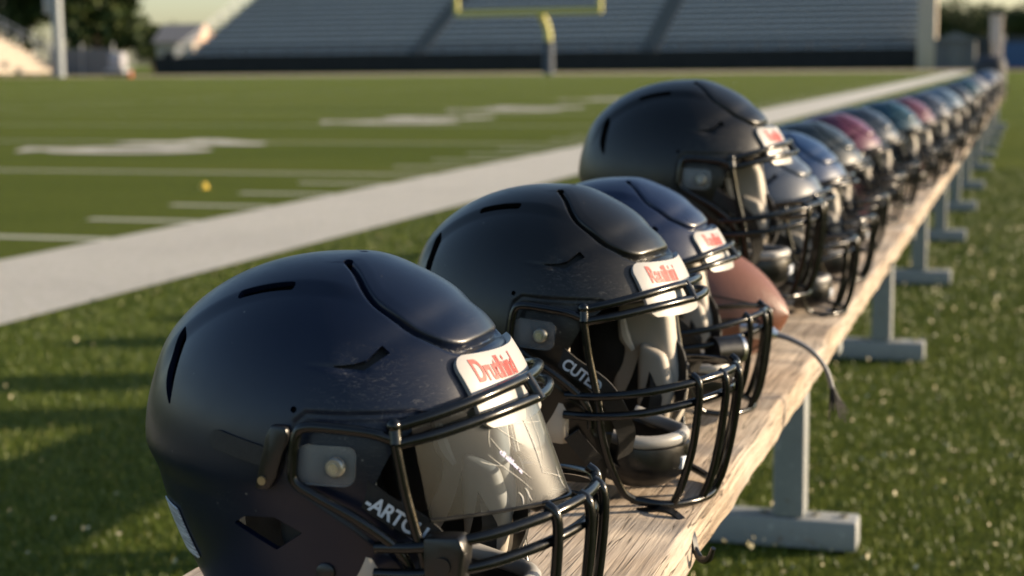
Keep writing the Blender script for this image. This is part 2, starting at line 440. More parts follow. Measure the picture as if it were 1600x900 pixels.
mb.build('front_rail', M['bluepad'], gs)
mb = MB()
for dz in (.9, .5, .1): mb.tube([(GX0-.6, -.3, 1.6+dz-.4), (GX0+1.4, TR*NR, 1.6+RI*NR+dz)], .04, 6)
for k in range(14): y = TR*NR*k/13; mb.tube([(GX0-.4+.14*k, y, 0), (GX0-.4+.14*k, y, 2.3+RI/TR*y)], .06, 6)
mb.build('end_rail', M['rail'], gs)
mb = MB(); mb.box((GX1+.12, -.5, 0), (GX1+1.5, 1.2, 16), .05); mb.build('end_pillar', M['conc'], gs)
mb = MB(); mb.box((GX0, TR*NR+.4, 0), (GX1, TR*NR+.7, 13)); mb.build('back_wall', M['alu2'], gs)

gp = empty('goalpost', (-29.35, 99.6, 0)); tag(gp, 'yellow goalpost with dark padded base before the grandstand', 'goalpost')
mb = MB(); mb.tube([(.75, .6, 1.9), (.75, .6, 2.4), (.62, .5, 3.1), (.45, .2, 3.6), (.42, 0, 3.80)], .24, 10, smooth=6); mb.build('gooseneck', M['yellow'], gp)
mb = MB(); mb.tube([(.75, .6, 0), (.75, .6, 2.05)], .34, 14); mb.build('base_pad', M['bluepad'], gp)
mb = MB(); mb.tube([(-4.95, -.2, 3.80), (4.15, .2, 3.86)], .19, 10); mb.build('crossbar', M['yellow'], gp)
for x, z in ((-4.95, 3.70), (4.15, 3.76)):
    mb = MB(); mb.tube([(x, -.2 if x < 0 else .2, z), (x, -.2 if x < 0 else .2, 13)], .16, 10); mb.build('upright', M['yellow'], gp)

# trees
M['bark'] = simple('bark', (.10, .075, .05), .9, 0, .2, 3)
M['leafdark'] = blade_mat('leaf_dark', [(0, (.018, .034, .010)), (.6, (.038, .060, .014)), (1, (.075, .090, .022))], .6)
M['leafolive'] = blade_mat('leaf_olive', [(0, (.040, .050, .010)), (.6, (.080, .085, .014)), (1, (.13, .115, .022))], .6)
def tree(x, y, h, rad, mat, label, n=11000, group='trees beyond the stadium'):
    root = empty('tree', (x, y, 0), random.random()*6); tag(root, label, 'tree', group)
    mb = MB(); mb.tube([(0, 0, 0), (.1, .05, h*.25), (-.05, .1, h*.5), (.05, 0, h*.8)], [h*.03, h*.022, h*.016, h*.006], 8, smooth=3)
    for k in range(6):
        a = k*1.05 + random.random(); z = h*(.32+.07*k); mb.tube([(0, 0, z), (math.cos(a)*rad*.4, math.sin(a)*rad*.4, z+h*.1), (math.cos(a)*rad*.75, math.sin(a)*rad*.75, z+h*.16)], [h*.01, h*.007, h*.003], 6, smooth=2)
    mb.build('trunk', M['bark'], root)
    cl = []
    for k in range(70):
        d = rng.normal(size=3); d /= np.linalg.norm(d); r = rng.random()**.4
        cl.append((d[0]*rad*.8*r, d[1]*rad*.8*r, h*.54 + d[2]*h*.42*r, rng.uniform(.16, .34)*rad))
    cl = np.array(cl); idx = rng.integers(0, len(cl), n)
    d = rng.normal(size=(n, 3)); d /= np.linalg.norm(d, axis=1)[:, None]
    c = cl[idx, :3] + d*(cl[idx, 3]*rng.random(n)**.35)[:, None]; c[:, 2] = np.maximum(c[:, 2], h*.12)
    a = rng.normal(size=(n, 3)); a /= np.linalg.norm(a, axis=1)[:, None]; b = np.cross(a, rng.normal(size=(n, 3))); b /= np.linalg.norm(b, axis=1)[:, None]
    s = rng.uniform(.16, .38, n)[:, None]*h/12
    P = np.stack([c+a*s, c+b*s*.6, c-a*s, c-b*s*.6], 1).reshape(-1, 3)
    link('crown', mesh_np('crown', P, np.arange(n*4).reshape(-1, 4), False), mat, root)
tree(-92, 140, 19, 8.5, M['leafdark'], 'tall dark leafy tree at far left behind the bleachers')
tree(-82.5, 137, 17, 6.5, M['leafdark'], 'dark leafy tree rising behind the light pole')
tree(-90.6, 150, 15, 5.2, M['leafolive'], 'olive green sunlit tree right of the light pole')
tree(-115, 205, 7.6, 4.6, M['leafdark'], 'low round tree below the open sky beside the grandstand')
tree(-112.5, 215, 6.4, 4.5, M['leafolive'], 'small olive tree in the gap left of the tan roofed house')
tree(-104, 128, 18, 8.0, M['leafdark'], 'dark tree cut off by the left edge above the bleachers')
tree(-8.6, 190, 7.0, 4.6, M['leafdark'], 'dark tree next to the grandstand end pillar')
tree(-3.6, 196, 6.8, 4.6, M['leafdark'], 'dark tree behind the concrete post at right')
tree(1.2, 188, 7.2, 4.6, M['leafdark'], 'rightmost dark tree over the blue windscreen')
tree(-14, 205, 7.2, 5.0, M['leafdark'], 'tall tree partly behind the grandstand end')

lp = empty('light_pole', (-68.2, 108, 0)); tag(lp, 'grey stadium light pole standing before dark trees', 'light pole')
mb = MB(); mb.tube([(0, 0, 0), (0, 0, 24)], [.42, .30], 14); mb.build('pole', simple('pole_steel', (.20, .225, .245), .45, .3, .08, 2), lp)
mb = MB(); mb.box((-.85, -.35, 4.6), (-.35, .35, 7.2), .04); mb.build('service_box', M['rail'], lp)
mb = MB(); mb.box((-2, -.2, 22), (2, .1, 23.4), .05); mb.build('lamp_rack', M['rail'], lp)

sb = empty('side_bleacher', (-70.9, 104, 0)); tag(sb, 'small sunlit pale bleacher at the far left edge', 'bleacher')
mb = MB()
for i in range(9): mb.box((-.9*i-.9, -6, .3+.42*i), (-.9*i, 9, .72+.42*i)); 
mb.build('seating', simple('pale_bleacher', (.33, .29, .24), .85, 0, .12, .7), sb, sharp=None)
for y in (-6.1, 9.1):
    mb = MB()
    for dz in (.6, 1.1): mb.tube([(0, y, .7+dz), (-8.1, y, 4.6+dz)], .06, 6)
    for k in range(7): mb.tube([(-1.3*k, y, 0), (-1.3*k, y, 1.8+.62*k)], .05, 6)
    mb.build('hand_rail', M['rail'], sb)
mb = MB(); mb.box((-8, -6.6, 0), (.4, -6.2, .78)); mb.build('base_wall', simple('brown_brick', (.17, .11, .08), .9, 0, .2, 2), sb)
fw = empty('chain_fence', (-72, 113, 0)); tag(fw, 'dull grey fence running between bleacher and grandstand', 'fence')
mb = MB(); mb.box((0, 0, .1), (5.4, .05, 2.1)); mb.build('fence_panel', simple('fence_mesh', (.10, .11, .12), .8, 0, .3, 3), fw)
for k in range(3):
    mb = MB(); mb.tube([(2.7*k, -.06, 0), (2.7*k, -.06, 2.5)], .06, 8); mb.build('post', M['rail'], fw)
ec = empty('equipment_cart', (-63.6, 108.5, 0)); tag(ec, 'white covered equipment cart by the grey fence', 'cart')
mb = MB(); mb.box((-.55, -.5, .55), (.55, .5, 1.75), .25, seg=4); mb.build('cover', simple('grey_tarp', (.30, .30, .33), .8), ec)
mb = MB(); mb.box((-.8, -.6, .3), (.8, .6, .54), .02); mb.build('bed', M['rail'], ec)
for dx in (-.55, .55):
    for dy in (-.5, .5):
        mb = MB(); mb.tube([(dx, dy-.06, .24), (dx, dy+.06, .24)], .24, 14); mb.build('wheel', M['rubber'], ec)
hs = empty('house', (-95.3, 178, 0)); tag(hs, 'distant house with pinkish tan roof beside the grandstand', 'house')
mb = MB(); mb.box((-2.4, -2.6, 0), (2.4, 2.6, 3.4)); mb.build('wall', simple('house_wall', (.42, .36, .31), .9, 0, .1, 1), hs)
mb = MB(); mb.prism([(-3.0, 3.41), (3.0, 3.41), (0, 5.6)], 'x', -2.8, 2.8); mb.build('roof', simple('tan_roof', (.52, .36, .27), .85, 0, .15, 1.5), hs)
mb = MB(); mb.box((-1.4, -2.66, 1.0), (-.2, -2.57, 2.3)); mb.build('window', M['liner'], hs)
py_ = empty('pylon', (-56.8, 98.4, 0)); tag(py_, 'small orange pylon at the far corner of the field', 'pylon')
mb = MB(); mb.box((-.1, -.1, 0), (.1, .1, .45), .02); mb.build('marker', simple('orange_foam', (.55, .13, .05), .7), py_)
fc = MB(); fc.tube([(0, 0, .012), (0, 0, .018), (0, 0, .045)], [.038, .03, .015], 16); fc.ball((0, 0, .045), (.015, .015, .006))
o = fc.build('marker_cone', simple('yellow_plastic', (.60, .42, .05), .5), None, (-5.24, 9.98, 0)); tag(o, 'small yellow disc cone lying on the turf', 'cone')
gt = empty('gate_post', (-2.3, 118, 0)); tag(gt, 'pale tan post standing right of the grandstand', 'post')
mb = MB(); mb.box((-.4, -.4, 0), (.4, .4, 3.5), .06); mb.build('shaft', M['conc'], gt)
mb = MB(); mb.box((-.5, -.5, 3.5), (.5, .5, 3.66), .03); mb.build('cap', M['conc'], gt)
bs = empty('blue_windscreen', (-1.7, 112, 0)); tag(bs, 'blue fabric windscreen fence at the far right', 'fence')
mb = MB(); mb.box((0, 0, .15), (12, .06, 1.75)); mb.build('fabric', simple('blue_fabric', (.03, .075, .16), .85, 0, .2, 2), bs)
for k in range(5):
    mb = MB(); mb.tube([(3*k, .12, 0), (3*k, .12, 2.2)], .06, 8); mb.build('post', M['rail'], bs)
mb = MB(); mb.box((-.3, -.2, 0), (12, -.05, .15)); mb.build('kerb', simple('rust_kerb', (.20, .10, .07), .9), bs)
sh = empty('storage_shed', (-5.4, 125, 0)); tag(sh, 'small grey storage shed beside the grandstand pillar', 'shed')
mb = MB(); mb.box((-1.2, -1.2, 0), (1.6, 1.2, 2.0)); mb.build('wall', simple('grey_siding', (.10, .105, .115), .85, 0, .1, 1), sh)
mb = MB(); mb.prism([(-1.5, 2.01), (1.9, 2.01), (.2, 2.6)], 'y', -1.4, 1.4); mb.build('roof', simple('shed_roof', (.12, .13, .14), .7), sh)
mb = MB(); mb.box((-.2, -1.27, .05), (.7, -1.18, 1.85)); mb.build('door', simple('shed_door', (.12, .125, .13), .8), sh)
ff = empty('back_fence', (-6, 150, 0)); tag(ff, 'long dark fence under the trees at right', 'fence')
mb = MB(); mb.box((0, 0, 0), (34, .1, 2.6)); mb.build('panel', simple('dark_panel', (.05, .055, .06), .9, 0, .2, 1), ff)

# ------------------------------------------------------------------ bench
BX0, BX1, BT, BTH = -.632, -.268, .43, .040
bench = empty('bench', (-.45, 2.8, 0)); tag(bench, 'long weathered wooden plank bench on grey steel legs', 'bench')
bl = lambda x, y, z: (x+.45, y-2.8, z)
YB0, YB1 = .25, 21.0
mb = MB(); nseg = 500
prof_ = [(BX0, BT-BTH+.004), (BX0+.004, BT-BTH), (BX1-.004, BT-BTH), (BX1, BT-BTH+.004), (BX1+.0006, BT-.007), (BX1-.0015, BT-.0025), (BX1-.006, BT), (BX0+.006, BT), (BX0, BT-.006)]
rings = []
for i in range(nseg+1):
    y = YB0 + (YB1-YB0)*(i/nseg)**1.5
    ring = []
    for k, (x, z) in enumerate(prof_):
        e = .0011*math.sin(y*23+k)+.0008*math.sin(y*61+2*k) if k in (3, 4, 5, 6, 7, 8) else 0
        ring.append(mb.bm.verts.new(bl(x + (e if x > -.4 else -e), y, z + (e*.5 if k in (5,) else 0))))
    rings.append(ring)
K = len(prof_)
for i in range(nseg):
    for k in range(K): mb.bm.faces.new((rings[i][k], rings[i][(k+1) % K], rings[i+1][(k+1) % K], rings[i+1][k]))
mb.bm.faces.new(rings[0]); mb.bm.faces.new(rings[-1][::-1])
mb.build('seat', M['wood'], bench, sharp=.5)
for y in (.9, 2.795, 4.65, 6.26, 7.77, 9.33, 10.9, 12.8, 14.4, 16.0, 17.6, 19.2, 20.6):
    mb = MB(); mb.box(bl(-.398, y-.028, .0565), bl(-.345, y+.028, BT-BTH-.0525), .005)
    leg = mb.build('leg', M['steelpost'], bench)
    mb = MB(); mb.box(bl(-.59, y-.028, .0565), bl(-.537, y+.028, BT-BTH-.0525), .005)
    mb.build('leg', M['steelpost'], bench)
    mb = MB(); mb.box(bl(-.665, y-.032, .004), bl(-.256, y+.032, .056), .005)
    fbm = mb.build('foot_beam', M['steelpost'], bench)
    if y < 7:
        for bx in (-.328, -.418, -.28):
            mb = MB(); mb.tube([bl(bx, y, .056), bl(bx, y, .0605)], .0075, 6); mb.build('bolt', M['screw'], fbm)
    mb = MB(); mb.box(bl(-.615, y-.025, BT-BTH-.052), bl(-.29, y+.025, BT-BTH-.0015), .004)
    mb.build('cross_bracket', M['steelpost'], bench)

# ------------------------------------------------------------------ helmet shapes (front +x, left +y, up +z, origin at the widest ring)
AF, AR, B_, CZ = .1225, .152, .113, .1255
def prof_z(z, phi):
    z = np.asarray(z, float); phi = np.asarray(phi, float)
    rear = (.5-.5*np.cos(phi))**1.5; front = (.5+.5*np.cos(phi))**1.5
    ex = 2.12 - .24*front
    up = (1-np.clip(z/CZ, 0, 1)**ex)**(1/ex)
    k = .13 + .22*rear - .06*front
    lo = 1 - k*np.clip(-z/.12, 0, 3)**1.6
    st = np.clip((-z-.004)/.022, 0, 1); st = st*st*(3-2*st)
    lo = lo - .040*rear*st
    return np.where(z > 0, up, lo)
def smooth(a, b, x):
    t = np.clip((x-a)/(b-a), 0, 1); return t*t*(3-2*t)
def d_seg(px, py, ax, ay, bx, by):
    vx, vy = bx-ax, by-ay; L = vx*vx+vy*vy
    t = np.clip(((px-ax)*vx+(py-ay)*vy)/L, 0, 1); return np.hypot(px-ax-t*vx, py-ay-t*vy), t
def d_poly(px, py, pts):
    d = np.full(px.shape, 9.0)
    for (ax, ay), (bx, by) in zip(pts[:-1], pts[1:]): d = np.minimum(d, d_seg(px, py, ax, ay, bx, by)[0])
    return d
def sdf(px, py, poly):
    """signed distance, negative inside"""
    d = d_poly(px, py, poly + [poly[0]]); ins = np.zeros(px.shape, bool); n = len(poly)
    for i in range(n):
        (ax, ay), (bx, by) = poly[i], poly[(i+1) % n]
        if ay == by: continue
        c = ((ay > py) != (by > py)) & (px < (bx-ax)*(py-ay)/(by-ay)+ax); ins ^= c
    return np.where(ins, -d, d)
OPEN = [(.30, .050), (.135, .049), (.10, .044), (.073, .036), (.060, .020), (.048, -.010), (.056, -.0215), (.080, -.047), (.088, -.068), (.080, -.16), (.30, -.16)]
def smooth2(P):
    p, _ = catmull([Vector((a, b, 0)) for a, b in P], 0.0, 4); return [(v.x, v.y) for v in p]
PANEL = [(.006, .029), (.014, .037), (.0263, .050), (.0396, .0565), (.061, .0563), (.0798, .0485), (.0906, .0360), (.0950, .0200), (.0965, .0080), (.0968, -.004)]
PANEL = [(a-.005, b) for a, b in smooth2(PANEL)[:-1]]
ARROW = [(.0190, .0668), (.0425, .0655), (.0548, .0758), (.0488, .0800), (.0420, .0715), (.036, .0692)]
ARROW = [(a-.006, b+.001) for a, b in ARROW]
LOW = [(-.0441, -.0375), (-.0342, -.0309), (-.0124, -.0283), (.0068, -.036), (-.012, -.0504)]
FRAME = [(.070, .0425), (.030, .0405), (.007, .0400), (.0005, .034), (-.001, .002), (.003, -.005), (.040, -.0285), (.068, -.052), (.076, -.075)]
def hole_field(x, y, z):
    ay = np.abs(y); f = sdf(x, z, OPEN)
    f = np.minimum(f, sdf(x, z, ARROW))
    f = np.minimum(f, sdf(x, z, LOW))
    top = np.where(z > .05, d_seg(x, ay, -.064, .0545, -.028, .0555)[0]-.0024, 9); f = np.minimum(f, top)
    d, t = d_seg(ay, z, .054, .076, .080, .030); f = np.minimum(f, np.where(x < -.03, d-(.0006+.0034*t*(1-t)*4), 9))
    f = np.minimum(f, np.where(z > .06, np.hypot(x+.001, ay-.027)-.0034, 9))
    f = np.minimum(f, np.hypot(x+.0018, z-.0418)-.0021)
    return f
def displacement(x, y, z):
    ay = np.abs(y); d = np.zeros(x.shape)
    crown = smooth(.062, .050, ay)*smooth(.03, .07, z)*smooth(.035, -.005, x)
    d += .0030*crown
    dp = d_poly(x, ay, PANEL); top = smooth(.05, .065, z)
    d -= .0052*np.exp(-(dp/.0018)**2)*top
    inside = (sdf(x, ay, PANEL + [(-.02, -.004), (-.02, .029)]) < 0)
    d += .0008*np.where(inside, smooth(0, .012, dp), 0)*top*smooth(-.02, .012, x)
    da, ta = d_seg(x, z, -.002, .0678, .036, .0682); d -= .0020*ta*np.exp(-(da/(.0008+.0016*ta))**2)
    dar, tar = d_seg(x, z, .030, .072, .066, .095); d -= .0016*np.exp(-(dar/.009)**2)
    df = d_poly(x, z, FRAME); fr = smooth(.03, .06, ay)
    d -= .0013*np.exp(-(df/.0016)**2)*fr
    ins = sdf(x, z, FRAME + [(.2, -.075), (.2, .0445)]) < 0
    d -= .0016*np.where(ins, smooth(0, .004, df), 0)*fr
    return d
def shell_grid(nu, n1, n2, s=1.0, zlow=-.132, disp=True):
    phi = np.linspace(0, 2*np.pi, nu, endpoint=False)
    lat = np.linspace(np.pi/2*.985, 0, n1)
    zs = np.concatenate([CZ*np.sin(lat), np.linspace(0, zlow, n2+1)[1:]])
    Z, PH = np.meshgrid(zs, phi, indexing='ij')
    P = prof_z(Z, PH); c, sn = np.cos(PH), np.sin(PH)
    A = np.where(c > 0, AF, AR)
    X = A*c*P; Y = B_*sn*P
    if s != 1.0: X, Y, Z = X*s, Y*s, np.where(Z > 0, Z*s, Z)
    if disp:
        d = displacement(X, Y, Z); nx, ny, nz = X/A**2, Y/B_**2, np.where(Z > 0, Z/CZ**2, 0)
        L = np.sqrt(nx**2+ny**2+nz**2); X, Y, Z = X+nx/L*d, Y+ny/L*d, Z+nz/L*d
    V = np.stack([X, Y, Z], -1).reshape(-1, 3)
    V = np.concatenate([V, [[0, 0, CZ*s+(.0030*0 if not disp else 0.0015)]]]); pole = len(V)-1
    n = len(zs); i, j = np.meshgrid(np.arange(n-1), np.arange(nu), indexing='ij')
    a = i*nu+j; b = i*nu+(j+1) % nu; c2 = (i+1)*nu+(j+1) % nu; d2 = (i+1)*nu+j
    T = np.concatenate([np.stack([a, d2, c2], -1).reshape(-1, 3), np.stack([a, c2, b], -1).reshape(-1, 3),
                        np.stack([np.full(nu, pole), np.arange(nu), (np.arange(nu)+1) % nu], -1)])
    return V, T
def clip(V, T, g):
    keep = g > 0; kt = keep[T]; ns = kt.sum(1)
    out = [T[ns == 3]]; V = list(map(tuple, V)); cache = {}
    def cut(i, j):
        k = (min(i, j), max(i, j))
        if k not in cache:
            t_ = g[i]/(g[i]-g[j]); p = tuple(V[i][q]+(V[j][q]-V[i][q])*t_ for q in range(3)); cache[k] = len(V); V.append(p)
        return cache[k]
    new = []
    for tri, kk in zip(T[(ns == 1) | (ns == 2)], kt[(ns == 1) | (ns == 2)]):
        tri = list(map(int, tri)); kk = list(kk)
        if sum(kk) == 1:
            r = kk.index(True); a, b, c = tri[r], tri[(r+1) % 3], tri[(r+2) % 3]
            new.append((a, cut(a, b), cut(a, c)))
        else:
            r = kk.index(False); a, b, c = tri[r], tri[(r+1) % 3], tri[(r+2) % 3]
            p, q = cut(a, b), cut(a, c); new += [(p, b, c), (p, c, q)]
    if new: out.append(np.array(new))
    T = np.concatenate(out); V = np.array(V)
    used = np.unique(T); mp = np.full(len(V), -1); mp[used] = np.arange(len(used))
    return V[used], mp[T]
def solidify(V, T, th):
    """give a clipped sheet its thickness, inwards"""
    fn = np.cross(V[T[:, 1]]-V[T[:, 0]], V[T[:, 2]]-V[T[:, 0]]); N = np.zeros_like(V)
    for k in range(3): np.add.at(N, T[:, k], fn)
    N /= np.linalg.norm(N, axis=1)[:, None]+1e-12
    if (N*V).sum() < 0: N = -N; T = T[:, ::-1]
    n = len(V); V2 = np.concatenate([V, V-N*th])
    E = np.concatenate([T[:, [0, 1]], T[:, [1, 2]], T[:, [2, 0]]]); key = E.min(1).astype(np.int64)*n+E.max(1)
    u, inv, cnt = np.unique(key, return_inverse=True, return_counts=True)
    be = E[cnt[inv] == 1]
    T2 = np.concatenate([T, T[:, ::-1]+n, np.stack([be[:, 1], be[:, 0], be[:, 0]+n], 1), np.stack([be[:, 1], be[:, 0]+n, be[:, 1]+n], 1)])
    return V2, T2
def make_shell(nu, n1, n2):
    V, T = shell_grid(nu, n1, n2)
    zb = -.122 + .012*np.clip(-V[:, 0]/.15, 0, 1)
    g = np.minimum(hole_field(*V.T), V[:, 2]-zb)
    V, T = clip(V, T, g); V, T = solidify(V, T, .0042)
    return mesh_np('shell', V, T, True, .75)
SHELL = make_shell(600, 150, 84)
SHELL.name = 'shell'
def side_y(x, z, off=0.0):
    """y of the shell surface (right side, negative) at x, z"""
    A = AF if x > 0 else AR; ph = -math.pi/2
    for _ in range(4):
        P = float(prof_z(z, ph)); s = max(0.0, P*P-(x/A)**2); y = -B_*math.sqrt(s); ph = math.atan2(y/B_, x/A)
    return y - off
def front_x(y, z, off=0.0):
    ph = 0.0
    for _ in range(4):
        P = float(prof_z(z, ph)); x = AF*math.sqrt(max(0.0, P*P-(y/B_)**2)); ph = math.atan2(y/B_, x/AF)
    return x + off
def patch(f, u0, u1, v0, v1, nu, nv, shape, th):
    """sheet f(u,v)->xyz clipped by shape(u,v)>0 and thickened outwards by th (f gives the inner face)"""
    us, vs = np.linspace(u0, u1, nu), np.linspace(v0, v1, nv)
    UV = [(a, b) for b in vs for a in us]; V = np.array([f(a, b, th) for a, b in UV])
    T = []
    for j in range(nv-1):
        for i in range(nu-1):
            a = j*nu+i; T += [(a, a+1, a+nu+1), (a, a+nu+1, a+nu)]
    g = np.array([shape(a, b) for a, b in UV]); V, T = clip(V, np.array(T), g)
    return solidify_out(V, T, th)
def solidify_out(V, T, th): return solidify(V, T, th)
def rrect(u, v, cu, cv, hu, hv, r):
    dx, dy = abs(u-cu)-hu+r, abs(v-cv)-hv+r
    return -(math.hypot(max(dx, 0), max(dy, 0)) + min(max(dx, dy), 0) - r)
def mirror_y(me):
    c = me.copy(); 
    for v in c.vertices: v.co.y = -v.co.y
    c.flip_normals(); return c

# liner: dark foam shell inside
V, T = shell_grid(120, 40, 34, .945, -.118, False)
V[:, 0] *= .99
OPEN2 = [(x-.004 if x < .29 else x, z) for x, z in OPEN]
V, T = clip(V, T, np.minimum(np.minimum(sdf(V[:, 0], V[:, 2], OPEN2), np.where(V[:, 1] < 0, sdf(V[:, 0], V[:, 2], [(-.055, -.022), (.018, -.018), (.018, -.062), (-.055, -.062)]), 9)), V[:, 2]+.116+.012*np.clip(V[:, 0]/.15, -1, 0)))
V, T = solidify(V, T, .016); LINER = mesh_np('liner', V, T, True, .8)
mb = MB(); pts = []
for k in range(25):
    ph = math.radians(78 + (204)*k/24); P = float(prof_z(-.122, ph)); A = AF if math.cos(ph) > 0 else AR
    pts.append((A*math.cos(ph)*P*.93, B_*math.sin(ph)*P*.93, -.1255+.010*max(0, -math.cos(ph))))
mb.tube(pts, .0155, 10); NECK = mb.mesh('neck_roll')
mb = MB(); pts2 = [(p[0]*1.075, p[1]*1.06, p[2]+.008) for p in pts[4:21]]; mb.tube(pts2, .0022, 8); PIPING = mb.mesh('neck_trim')
# jaw pads
def pad_mesh(sgn):
    mb = MB()
    mb.prism([(.022, .026), (.060, .030), (.074, .010), (.082, -.030), (.096, -.060), (.094, -.098), (.060, -.112), (.028, -.104), (.018, -.040)], 'y', sgn*.076, sgn*.103, .009, 3)
    mb.prism([(.050, -.020), (.078, -.028), (.090, -.062), (.086, -.096), (.056, -.100)], 'y', sgn*.064, sgn*.080, .007, 3)
    return mb.mesh('jaw_pad', .9)
PADR, PADL = pad_mesh(-1), pad_mesh(1)
for v in PADR.vertices: v.co.x = .010 + (v.co.x-.022)*.62; v.co.y *= .97; v.co.z = max(v.co.z, -.085)
mb = MB(); pts = []
for k in range(13):
    a = math.radians(-62+124*k/12); pts.append((.084*math.cos(a), .084*math.sin(a), .047))
mb.tube(pts, .013, 10); BROWPAD = mb.mesh('brow_pad')
def ear_pad(s):
    mb = MB(); mb.ball((.012, s*.086, -.035), (.030, .016, .040), 16, 12); return mb.mesh('ear_pad')
EARR, EARL = ear_pad(-1), ear_pad(1)
mb = MB(); mb.tube([(.030, .072, -.002), (.036, .069, -.018), (.045, .069, -.030)], [.004, .006, .003], 8, smooth=4)
EARTAB = mb.mesh('ear_tab')

# facemask wires
RW = .0037
def sym(pts): return [(x, -y, z) for x, y, z in pts] + [(x, y, z) for x, y, z in pts[::-1] if y != 0]
def mask_mesh():
    mb = MB()
    mb.tube(sym([(.064, .1045, .037), (.085, .090, .044), (.104, .066, .0510), (.115, .034, .055), (.1195, 0, .056)]), RW, 10, smooth=8)
    mb.tube(sym([(.066, .1065, .027), (.088, .092, .033), (.110, .066, .0400), (.123, .034, .0435), (.128, 0, .044)]), RW, 10, smooth=8)
    mb.tube([(.1185, -.010, .0575), (.1295, -.0105, .0425)], RW*1.2, 10)
    for s in (-1, 1):
        mb.tube([(.064, s*.1045, .037), (.066, s*.1065, .027)], RW*1.25, 10)
        mb.ball((.064, s*.105, .038), RW*1.35, 12, 8)
        # rear frame following the face opening
        mb.tube([(.066, s*.1060, .029), (.052, s*.1115, .0335), (.030, s*.116, .0350), (.012, s*.1185, .0345), (.006, s*.119, .029), (.0045, s*.120, .012), (.006, s*.120, .000), (.020, s*.118, -.0085), (.044, s*.1135, -.0205), (.066, s*.106, -.0365), (.076, s*.1005, -.052), (.078, s*.099, -.066)], RW*.92, 10, smooth=6)
        # side post and down to the chin bar
        mb.tube([(.066, s*.1065, .027), (.073, s*.1045, -.004), (.085, s*.1015, -.044)], RW*.95, 10, smooth=5)
        mb.tube([(.085, s*.1015, -.044), (.088, s*.0985, -.068), (.094, s*.090, -.095), (.104, s*.078, -.122), (.112, s*.069, -.1305)], RW*.95, 10, smooth=5)
    mb.tube(sym([(.055, .1065, -.0395), (.085, .1040, -.0360), (.119, .0900, -.0290), (.147, .0600, -.0220), (.1600, .0300, -.0185), (.1640, 0, -.0175)]), RW, 10, smooth=8)
    mb.tube(sym([(.055, .1065, -.0565), (.085, .1040, -.0535), (.119, .0895, -.0475), (.146, .0600, -.0405), (.1590, .0300, -.0370), (.1630, 0, -.0360)]), RW, 10, smooth=8)
    mb.tube(sym([(.110, .070, -.1305), (.135, .056, -.1335), (.152, .030, -.1335), (.158, 0, -.1335)]), RW, 10, smooth=8)
    for y, xt, xb in ((-.052, .154, .142), (.052, .154, .142), (-.016, .166, .156), (.020, .166, .156)):
        mb.tube([(xt-.006, y, -.0150), (xt+.001, y, -.021), (xt+.003, y, -.040), (xt+.001, y*.98, -.080), (xb+.006, y*.96, -.115), (xb, y*.93, -.1325)], RW*.98, 10, smooth=5)
    return mb.mesh('facemask', .9)
MASK = mask_mesh()
def jaw_clip(s):
    mb = MB(); mb.prism([(.086, -.029), (.110, -.026), (.114, -.035), (.112, -.058), (.102, -.065), (.088, -.062)], 'y', s*.090, s*.1085, .003, 2)
    mb.tube([(.100, s*.108, -.045), (.100, s*.1105, -.045)], .0055, 14); return mb.mesh('jaw_clip')
CLIPR, CLIPL = jaw_clip(-1), jaw_clip(1)
# brow badge
def badge_surf(y, z, off): return (front_x(y, z, .0015+off), y, z)
def badge_mesh():
    V, T = patch(badge_surf, -.060, .060, .030, .078, 90, 40, lambda u, v: rrect(u, v, 0, .052, .0560, .0225, .010), .0042)
    return mesh_np('brow_badge', V, T, True, .6)
BADGE = badge_mesh()
def wrap_text(s, size, f, bold=0.0, spacing=1.0, sx=1.0, name='lettering', shear=0.0):
    me = text_mesh(s, size, bold, spacing, shear); b = bmesh.new(); b.from_mesh(me)
    bmesh.ops.triangulate(b, faces=b.faces[:]); bmesh.ops.subdivide_edges(b, edges=b.edges[:], cuts=1, use_grid_fill=False)
    for v in b.verts: v.co = f(v.co.x*sx, v.co.y)
    o = bpy.data.meshes.new(name); b.to_mesh(o); b.free(); return o
def badge_text(s):
    return wrap_text(s, .0185, lambda a, b: Vector((front_x(a-.0255, .0640+b, .0062), a-.0255, .0640+b)), .0005, 1.0, .60, 'badge_lettering')
BTXT = {k: badge_text(k) for k in ('Drutlhind', 'Rauilhini')}
# snap clip and its screw
def clip_surf(x, z, off): return (x, side_y(x, z, .0012+off), z)
V, T = patch(clip_surf, .002, .046, -.006, .028, 44, 34, lambda u, v: min(rrect(u, v, .0235, .0105, .0175+.001, .0125, .007), 1), .0032)
SNAPR = mesh_np('snap_clip', V, T, True, .6); SNAPL = mirror_y(SNAPR)
ys = side_y(.030, .0102)
def screw_mesh(s):
    mb = MB(); mb.tube([(.030, s*(ys-.003), .0102), (.030, s*(ys-.0062), .0102), (.030, s*(ys-.0072), .0102)], [.0062, .0062, .0052], 18)
    mb.mi = 1; mb.tube([(.030, s*(ys-.0070), .0102), (.030, s*(ys-.0080), .0102)], .0032, 14); return mb.mesh('screw')
SCREWR, SCREWL = screw_mesh(1), screw_mesh(-1)
def cover_screw(s):
    mb = MB(); x, z = .0216, -.0608; y = side_y(x, z); mb.tube([(x, s*(y+.001), z), (x, s*(y-.0018), z), (x, s*(y-.0026), z)], [.0062, .0062, .005], 18); return mb.mesh('jaw_screw')
JSR, JSL = cover_screw(1), cover_screw(-1)
